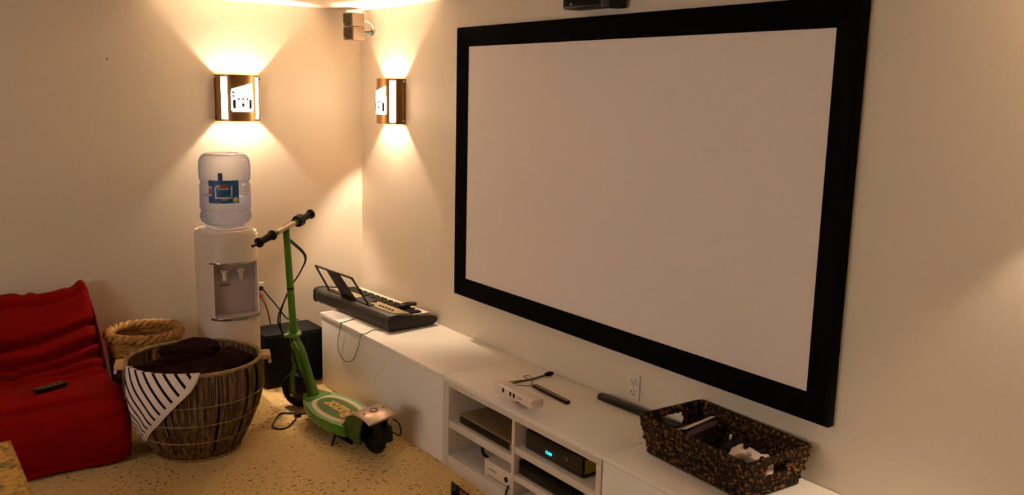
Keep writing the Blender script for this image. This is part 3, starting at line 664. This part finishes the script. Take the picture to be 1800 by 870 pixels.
def CF(u, v):
    vv = (v-.14)/.86
    if vv < 0:                                   # tucked inside
        q = -vv/.163; a_ = aL+(aR-aL)*u; r = drad(DZ)-.012-.03*q+.026*(1-q)**3; z = DZ+.012-.07*q*q+.004*(1-q)
    else:
        lz = DZ+.006-(DZ+.006-tipZ)*vv; left = ev(LE, lz); right = max(left+.01, ev(RE, lz))
        a_ = left+(right-left)*u; r = drad(min(lz, DZ))+.012+.005*sin(u*9+vv*3)*vv+.004; z = lz + (.0 if vv > .02 else .006)
    return Vector((r*cos(a_), r*sin(a_), z))
cl.grid(CF, nu, nv)
CM = bpy.data.materials.new('striped_cloth'); CM.use_nodes = True; nt = CM.node_tree; pb = nt.nodes['Principled BSDF']; pb.inputs['Roughness'].default_value = .9; pb.inputs['Specular IOR Level'].default_value = .15
uvn = nt.nodes.new('ShaderNodeUVMap'); uvn.uv_map = 'cloth'; sx = nt.nodes.new('ShaderNodeSeparateXYZ'); nt.links.new(uvn.outputs[0], sx.inputs[0])
md = nt.nodes.new('ShaderNodeMath'); md.operation = 'FRACT'; nt.links.new(sx.outputs['X'], md.inputs[0])
lt = nt.nodes.new('ShaderNodeMath'); lt.operation = 'LESS_THAN'; nt.links.new(md.outputs[0], lt.inputs[0]); lt.inputs[1].default_value = .30
hm = nt.nodes.new('ShaderNodeMath'); hm.operation = 'GREATER_THAN'; nt.links.new(sx.outputs['Y'], hm.inputs[0]); hm.inputs[1].default_value = .026
ml = nt.nodes.new('ShaderNodeMath'); ml.operation = 'MULTIPLY'; nt.links.new(lt.outputs[0], ml.inputs[0]); nt.links.new(hm.outputs[0], ml.inputs[1])
xm = nt.nodes.new('ShaderNodeMix'); xm.data_type = 'RGBA'; xm.inputs['A'].default_value = lin('#d8c6bb'); xm.inputs['B'].default_value = lin('#16161f'); nt.links.new(ml.outputs[0], xm.inputs['Factor']); nt.links.new(xm.outputs['Result'], pb.inputs['Base Color'])
co = cl.build('striped_cloth', CM, loc=DC, ang=180, solid=.003)
uvl = co.data.uv_layers.new(name='cloth')
for lp in co.data.loops:
    i = lp.vertex_index; u, v = (i % nu)/(nu-1), (i//nu)/(nv-1); p = co.data.vertices[i].co
    a_ = atan2(p.y, p.x); a_ = a_-2*pi if a_ > 0 else a_
    s_ = (a_-aL)*.36; zz = DZ-p.z
    e = (ev(RE, p.z)-a_)*.34*.72                  # distance from the right edge -> plain hem band
    uvl.data[lp.index].uv = ((s_*.80-zz*.62)/.047+.35, e)
tag(co, 'white cloth with dark diagonal stripes hanging over the drum basket rim', 'cloth')

# small wicker basket behind
t = E('wicker_basket', (-1.475, -.275, 0), 'round honey-coloured wicker basket behind the drum basket', 'basket')
WK = mat('wicker', '#b5813a', .5, var=('#7a5222', 40, .42, .66), bump=(200, .3, .002))
zt = .455; wr = lambda z: .15+.042*min(1, z/zt)
b = B()
for k in range(26):
    z = .01+k*(zt-.03)/25
    b.tube([((wr(z)+.003*(1 if (j+k) % 2 else -1))*cos(2*pi*j/60), (wr(z)+.003*(1 if (j+k) % 2 else -1))*sin(2*pi*j/60), z) for j in range(60)], .0085, 6, True)
stuff(b.build('weave', WK, t))
b = B()
for k in range(30): a_ = 2*pi*k/30; b.tube([(wr(z)*cos(a_), wr(z)*sin(a_), z) for z in (.0, .15, .3, zt-.01)], .005, 6)
stuff(b.build('stakes', WK, t))
for ph0 in (0, 2*pi/3, 4*pi/3):
    b = B(); b.tube([((wr(zt)-.006+.016*cos(9*a_+ph0))*cos(a_), (wr(zt)-.006+.016*cos(9*a_+ph0))*sin(a_), zt-.005+.016*sin(9*a_+ph0)) for a_ in [2*pi*j/160 for j in range(160)]], .0135, 8, True); b.build('rim_strand', WK, t)
B().lathe([(.148, .002), (.148, .012), (.01, .0125)], 32).build('bottom', WK, t)

# ================================================================== RED LOUNGE CHAIR
t = E('lounge_chair', (-2.148, 0, 0), 'low red quilted fabric lounge chair against the back wall', 'lounge chair')
RED = mat('red_fabric', '#850402', .88, spec=.12, bump=(420, .25, .001))
CW2 = .435
PR = [(.06, .004), (.5, .002), (.93, .004), (.985, .05), (1.01, .15), (1.0, .25), (.96, .325), (.88, .362), (.72, .36), (.58, .352), (.49, .365), (.42, .405), (.365, .46), (.31, .53), (.255, .60), (.195, .665), (.145, .690), (.09, .695), (.045, .66), (.025, .58), (.02, .4), (.03, .15)]
SP = spline([(d, z, 0) for d, z in PR], 10, True); NP = len(SP)
# arc length parameter
al = [0]
for k in range(1, NP): al.append(al[-1]+(SP[k]-SP[k-1]).length)
tot = al[-1]+(SP[0]-SP[-1]).length
nrm = []
for k in range(NP):
    tg = (SP[(k+1) % NP]-SP[k-1]).normalized(); nrm.append(Vector((tg.y, -tg.x, 0)))     # outward (profile runs counter-clockwise)
cen = Vector((.5, .3, 0))
def arcat(d, z): return min(range(NP), key=lambda k: (SP[k].x-d)**2+(SP[k].y-z)**2)
seams = [(al[arcat(d, z)], dp, sag) for d, z, dp, sag in ((.345, .485, .034, .105), (.415, .408, .036, .10), (.46, .38, .034, .075), (.515, .362, .028, .045), (.58, .353, .016, .015), (.20, .66, .014, .03), (.945, .34, .010, .0))]
NU = 96
def CH(k, u):
    x = -CW2+2*CW2*u; e = CW2-abs(x); rr = .085
    kk = sqrt(max(0, 1-(1-min(e, rr)/rr)**2)); ins = (1-kk)*(.06+.015*max(0, min(1, (SP[k].y-.3)/.2)))
    s_ = al[k]; disp = 0; edge = (abs(x)/CW2)**2
    for (sa, dp, sag) in seams:
        dp *= 2.1; ds = (s_-(sa+sag*edge))/.019
        disp -= dp*exp(-ds*ds)*(.75+.25*(1-edge))
        bt = exp(-(x/.035)**2); disp -= dp*.5*bt*exp(-(ds*.8)**2)
    front = SP[k].y < .36 and SP[k].x > .5
    p = Vector((SP[k].x, SP[k].y, 0)); up_ = max(0, SP[k].y-.3)
    q = Vector((x*6, s_*9, 1.3)); disp += .012*noise.noise(q)+.006*noise.noise(q*2.7)
    if SP[k].y > .66: disp += .008*sin(x*46+3*noise.noise(Vector((x*8, 0, 4))))*(1-edge)
    p = p + nrm[k]*(disp-ins)
    ear = exp(-((e-.03)/.04)**2)*max(0, min(1, (SP[k].y-.62)/.07)); p.y += .062*ear
    return Vector((x*(1-.008*max(0, (SP[k].y-.35)/.36)) , -p.x, max(.003, p.y)))
b = B(); vs_ = [CH(k, i/(NU-1)) for i in range(NU) for k in range(NP)]; fs = []
for i in range(NU-1):
    for k in range(NP): fs.append((i*NP+k, i*NP+(k+1) % NP, (i+1)*NP+(k+1) % NP, (i+1)*NP+k))
for i, s_ in ((0, -1), (NU-1, 1)):
    base = len(vs_); ctr_ = Vector((s_*(CW2+.006), -.55, .2))
    prev = i*NP
    for q in (.35, .7):
        st_ = len(vs_)
        for k in range(NP):
            p = vs_[i*NP+k]; tgt = Vector((s_*CW2, -(.45+.0*p.y) if p.z > .4 else p.y*.6-.25, min(p.z, .22))); tgt.z = .2 if p.z < .36 else .36
            nv_ = p.lerp(tgt, q); nv_.x = s_*(CW2+.004*sin(q*3)); vs_.append(nv_)
        for k in range(NP): fs.append((prev+k, prev+(k+1) % NP, st_+(k+1) % NP, st_+k))
        prev = st_
    vs_.append(Vector((s_*CW2, -.5, .26))); cidx = len(vs_)-1
    for k in range(NP): fs.append((prev+k, prev+(k+1) % NP, cidx))
b.add(vs_, fs); b.build('upholstery', RED, t, ang=180)
for (sa, dp, sag) in seams[:4]:
    k = min(range(NP), key=lambda q: abs(al[q]-sa)); p = CH(k, .5)
    B().ell(p+Vector((0, -.006, .006)), (.013, .011, .011), 10, 8).build('button', RED, t)
t = E('tv_remote', (-2.03, -.80, .372), 'dark remote control lying on the red chair seat', 'remote control', rz=radians(24))
B().box((-.075, -.021, .0), (.075, .021, .018), .005).build('case', BLACK, t)
B().box((-.07, -.016, .0178), (.07, .018, .0195), .0005).build('face_plate', mat('remote_face', '#5c4c3c', .3, metal=.3), t)
for x in (-.04, -.015, .01, .035): B().ell((x, 0, .0195), (.006, .005, .002), 8, 4).build('button', BLACKM, t)

# ================================================================== COFFEE TABLE (corner only in view)
t = E('coffee_table', (-2.80, -2.05, 0), 'low table with a mottled ochre burl top beside the red chair', 'table')
BUR = mat('burl_wood', '#c8922a', .35, var=('#4f3a10', 30, .47, .66), coat=.3); BURE = mat('burl_edge', '#b98424', .4, var=('#70551f', 18, .4, .7))
TX, TY, TZ = .52, .52, .42
B().box((-TX+.012, -TY+.012, TZ-.03), (TX-.012, TY-.012, TZ)).build('top', BUR, t, smooth=False)
for a_, c_ in (((-TX, TY-.0115, TZ-.045), (TX, TY, TZ+.002)), ((-TX, -TY, TZ-.045), (TX, -TY+.0115, TZ+.002)), ((-TX, -TY+.012, TZ-.045), (-TX+.0115, TY-.012, TZ+.002)), ((TX-.0115, -TY+.012, TZ-.045), (TX, TY-.012, TZ+.002))):
    B().box(a_, c_, .002).build('edge_strip', BURE, t)
for sx_ in (-1, 1):
    for sy_ in (-1, 1): B().box((sx_*(TX-.05)-.03, sy_*(TY-.05)-.03, 0), (sx_*(TX-.05)+.03, sy_*(TY-.05)+.03, TZ-.0455), .004).build('leg', BURE, t)

# ================================================================== ELECTRIC SCOOTER
so = Vector((-.745, -.70, 0)); rv = Vector((.055, -.82, 0)); s_ax = rv.normalized(); r_ax = Vector((-s_ax.y, s_ax.x, 0)); lean = radians(8)
u_ax = cos(lean)*Vector((0, 0, 1))-sin(lean)*r_ax; r2 = cos(lean)*r_ax+sin(lean)*Vector((0, 0, 1))
t = E('electric_scooter', so+Vector((0, 0, .004)), 'green electric kick scooter leaning on its stand beside the low cabinet', 'scooter')
t.rotation_mode = 'QUATERNION'; t.rotation_quaternion = frame((0, 0, 0), s_ax, r2, u_ax).to_quaternion()
# local: x = towards the rear, y = scooter's right side, z = up
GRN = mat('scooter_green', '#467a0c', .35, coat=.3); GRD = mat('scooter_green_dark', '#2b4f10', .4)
SIL = mat('scooter_silver', '#c9b09c', .3, metal=.55); DKW = mat('deck_white', '#cdbfa8', .5)
WB, WR = .82, .103
HA = Vector((.200, -.010, 1.0)); HA.normalize()               # steering axis direction
ax0 = Vector((.0, 0, WR))                                     # front axle
def wheel(nm, c, steer=0):
    M = T(*c) @ RZ(steer) @ Matrix.Rotation(radians(90), 4, 'X')
    wl = B().lathe([(.062, -.018), (.082, -.024), (.096, -.019), (WR, -.007), (WR, .007), (.096, .019), (.082, .024), (.062, .018)], 40, M, cap=False).build(nm, RUB, t)
    B().lathe([(.064, -.014), (.05, -.012), (.02, -.022), (.006, -.024), (.006, .024), (.02, .022), (.05, .012), (.064, .014)], 30, M).build('wheel_hub', BLACK, wl)
    B().lathe([(.009, -.034), (.009, .034)], 12, M).build('axle_bolt', CHROME, wl)
    return wl
stA = radians(27)                                            # bars turned to the left
wheel('front_wheel', ax0, stA); wheel('rear_wheel', (WB, 0, WR))
RS = Matrix.Rotation(stA, 4, HA)
def steer(p): return ax0 + RS @ (Vector(p)-ax0)               # p given for straight steering
def along(d, off=(0, 0, 0)): return ax0 + HA*d + Vector(off)
fk = B()
for s_ in (-1, 1): fk.tube([steer(q) for q in spline([along(-.002, (0, s_*.042, 0)), along(.06, (0, s_*.044, 0)), along(.115, (.0, s_*.040, 0)), along(.15, (0, s_*.018, 0)), along(.16, (0, 0, 0))], 5)], [.0135]*21, 10, flat=.8)
fk.build('fork', GRN, t)
for s_ in (-1, 1): B().cyl(steer(along(0, (0, s_*.055, 0))), steer(along(0, (0, s_*.062, 0))), .011, n=12).build('fork_bolt', CHROME, t)
B().cyl(along(.15), along(.33), .021, n=20).build('head_tube', GRN, t)
B().cyl(along(.332), along(.352), .026, n=20).build('headset_ring', CHROME, t)
B().lathe([(.030, 0), (.042, .006), (.042, .018), (.030, .026)], 24, T(*along(.356)) @ HA.to_track_quat('Z', 'Y').to_matrix().to_4x4() @ RZ(0)).build('clamp_collar', GRN, t)
cl_ = B().box((-.06, -.012, .0), (.035, .012, .02), .005, M=T(*along(.360)) @ HA.to_track_quat('Z', 'Y').to_matrix().to_4x4()).build('clamp_lug', GRN, t)
BARH = 1.0
B().tube([along(.384), along(.46), along(BARH)], [.023, .0195, .0175], 20).build('steering_column', GRN, t)
B().cyl(along(.645), along(.66), .0195, n=20).build('cable_band', BLACK, t)
B().tube([along(.40), along(.45)], [.026, .020], 20).build('column_sleeve', GRN, t)
# down tube from the head tube to the deck
B().tube(spline([along(.325, (.018, 0, 0)), (.118, 0, .37), (.148, 0, .29), (.18, 0, .20), (.215, 0, .132)], 6), [.026]*25, 16).build('down_tube', GRN, t)
B().prism([(.15, -.045), (.2, -.062), (.27, -.075), (.27, .075), (.2, .062), (.15, .045)], 2, .118, .139, .006).build('neck_gusset', GRN, t)
# deck
def dk(x): 
    K = [(.155, .045), (.22, .078), (.30, .105), (.40, .124), (.50, .128), (.60, .118), (.68, .100), (.74, .086), (.78, .08)]
    for (a0, b0), (a1, b1) in zip(K, K[1:]):
        if x <= a1: return b0+(b1-b0)*(x-a0)/(a1-a0)
    return K[-1][1]
def dko(x0, x1, k, n=24): 
    X = [x0+(x1-x0)*i/n for i in range(n+1)]; return [(x, -dk(x)+k) for x in X]+[(x, dk(x)-k) for x in X[::-1]]
B().prism(dko(.16, .70, 0), 2, .075, .130, .008).build('deck_frame', GRN, t)
B().prism(dko(.23, .70, .006), 2, .1305, .1335, .001).build('deck_grip', mat('deck_green_pale', '#7d9b63', .6), t)
def oval(cx, rx, ry, n=36, p=2.2): 
    return [(cx+rx*(abs(cos(2*pi*k/n))**(2/p))*(1 if cos(2*pi*k/n) >= 0 else -1), ry*(abs(sin(2*pi*k/n))**(2/p))*(1 if sin(2*pi*k/n) >= 0 else -1)) for k in range(n)]
gr = t
B().prism(oval(.475, .215, .099), 2, .1336, .1344).build('white_band', DKW, gr)
B().prism(oval(.475, .192, .079), 2, .1345, .1350).build('gold_ring', mat('deck_gold', '#b98f2c', .5), gr)
B().prism(oval(.475, .183, .071), 2, .1351, .1357).build('green_oval', mat('deck_green', '#3e5c14', .55), gr)
text('deck_lettering', 'Razor', .105, frame((.475, 0, .1359), (-1, 0, 0), (0, -1, 0), (0, 0, 1)), mat('deck_letter', '#c79a45', .5), gr, .0005, .003)
# rear side plates and silver fender
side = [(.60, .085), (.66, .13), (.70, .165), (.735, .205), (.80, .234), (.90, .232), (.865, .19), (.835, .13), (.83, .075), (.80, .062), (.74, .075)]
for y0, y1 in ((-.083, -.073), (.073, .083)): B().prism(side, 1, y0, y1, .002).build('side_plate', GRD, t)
fp = spline([(.63, 0, .1345), (.68, 0, .150), (.72, 0, .19), (.765, 0, .222), (.83, 0, .240), (.90, 0, .241), (.955, 0, .226)], 4)
b = B(); vs_ = []; m_ = len(fp)
for p in fp:
    hw = .085
    for y, z in ((-hw, -.006), (-hw+.006, 0), (0, .003), (hw-.006, 0), (hw, -.006), (hw-.006, -.008), (-hw+.006, -.008)): vs_.append((p.x, y, p.z+z))
fs = [(i*7+k, i*7+(k+1) % 7, (i+1)*7+(k+1) % 7, (i+1)*7+k) for i in range(m_-1) for k in range(7)] + [tuple(range(7))[::-1], tuple(range((m_-1)*7, m_*7))]
b.add(vs_, fs); fd = b.build('rear_fender', SIL, t, ang=50)
B().tube([(.865+.019*cos(2*pi*k/24), .019*sin(2*pi*k/24), .2455) for k in range(24)], .0035, 6, True).build('emblem_ring', mat('emblem_red', '#8b5a4a', .4), fd)
B().cyl((.865, 0, .2435), (.865, 0, .247), .010, n=16).build('emblem_dot', OUTW, fd)
for y in (-.055, .055): B().cyl((.865, y, .243), (.865, y, .247), .006, n=12).build('fender_bolt', STEEL, fd)
B().box((.33, -.085, .04), (.74, .085, .0745), .01).build('battery_tray', BLACKM, t)
B().box((.70, .03, .06), (.90, .072, .15), .01).build('motor_cover', BLACK, t)
for x, y in ((.79, -.086), (.62, -.112)): B().cyl((x, y, .075 if x > .7 else .085), (x, y-.008, .075 if x > .7 else .085), .008, n=12).build('frame_bolt', CHROME, t)
B().tube([(.56, -.07, .05), (.60, -.12, .02), (.63, -.145, -.012)], .006, 8).build('kickstand', BLACK, t)
B().tube(spline([(.90, .06, .12), (.94, .085, .10), (.95, .085, .16), (.92, .07, .19)], 5), .004, 6).build('brake_cable', WIRE, t)
# handlebar
HB = along(BARH+.005); hdir = RS @ Vector((0, 1, 0)); hw = .235
B().cyl(HB-hdir*.075, HB+hdir*.075, .0125, n=16).build('handlebar', SIL, t)
for s_ in (-1, 1):
    hb = B().cyl(HB+hdir*.075*s_, HB+hdir*.105*s_, .0145, n=16).build('bar_sleeve', GRN, t)
    g = B().tube([HB+hdir*s_*d for d in (.105, .112, .12, .13, .205, .215, .218, .228)], [.017, .027, .027, .0185, .0175, .0175, .026, .026], 18).build('grip', RUB, t)
B().cyl(HB-hdir*.228, HB-hdir*.275, .0085, n=12).build('bar_end', BLACK, t)
B().lathe([(.02, -.02), (.032, -.015), (.034, .015), (.02, .02)], 20, T(*(HB+hdir*.115)) @ hdir.to_track_quat('Z', 'Y').to_matrix().to_4x4()).build('throttle_housing', BLACK, t)
fwd_ = RS @ Vector((-1, 0, 0))
B().tube(spline([HB+hdir*.10+fwd_*.02, HB+hdir*.12+fwd_*.05, HB+hdir*.19+fwd_*.055], 4), .005, 8).build('brake_lever', BLACK, t)
for k, (o1, r_) in enumerate(((.0, .0042), (.012, .0042))):
    pts = [HB+hdir*.10+fwd_*.02, HB+hdir*.06+fwd_*(.06+o1)+Vector((0, 0, -.02)), HB+hdir*(.10+o1)+fwd_*.09+Vector((0, 0, -.09)), along(.80, (-.06-o1, .125+o1, 0)), along(.72, (-.04, .085, 0)), along(.655, (-.018, .014, 0)),
           along(.58, (-.02, -.03, 0)), along(.48, (-.02, -.065-o1, 0)), along(.38, (-.01, -.06, 0)), along(.28, (.03, -.035, 0)), (.14, -.033, .25), (.2, -.034, .155), (.24, -.04, .11)]
    B().tube(spline(pts, 7), r_, 7).build('control_cable', WIRE, t)

# ================================================================== CORDS ON THE FLOOR, NAIL
def fl(px, py): p = pix(px, py, 2, .005); return p
pts = [fl(*q) for q in ((600, 762), (575, 748), (556, 729), (530, 727), (510, 726), (493, 727), (485, 737), (479, 750), (492, 754), (505, 751), (516, 741), (523, 731))]
t = E('floor_cord', pts[-1].xy.to_3d(), 'thin black cord looped on the carpet under the scooter', 'cord')
B().tube([p-pts[-1].xy.to_3d() for p in spline(pts, 6)], .004, 6).build('cord', WIRE, t)
B().box((-.018, -.014, 0), (.018, .014, .022), .004).build('plug', BLACK, t)
t = E('power_adapter', pix(800, 868, 2, 0), 'black power adapter with a cord lying on the carpet before the shelves', 'adapter', rz=radians(-30))
B().box((-.02, -.03, 0), (.02, .03, .03), .005).build('case', BLACK, t)
B().tube(spline([(-.005, .03, .02), (-.01, .05, .035), (-.012, .06, .012), (.0, .02, .034), (.06, -.03, .006), (.1, -.06, .005), (.12, -.12, .005)], 6), .005, 6).build('cord', WIRE, t)
p = pix(187, 104, 1, 0)
t = E('wall_nail', p, 'small nail in the bare wall above the red lounge chair', 'nail')
B().cyl((0, -.002, 0), (0, -.014, .002), .0025, n=8).build('shank', STEEL, t); B().cyl((0, -.013, .002), (0, -.016, .002), .006, n=10).build('head', STEEL, t)
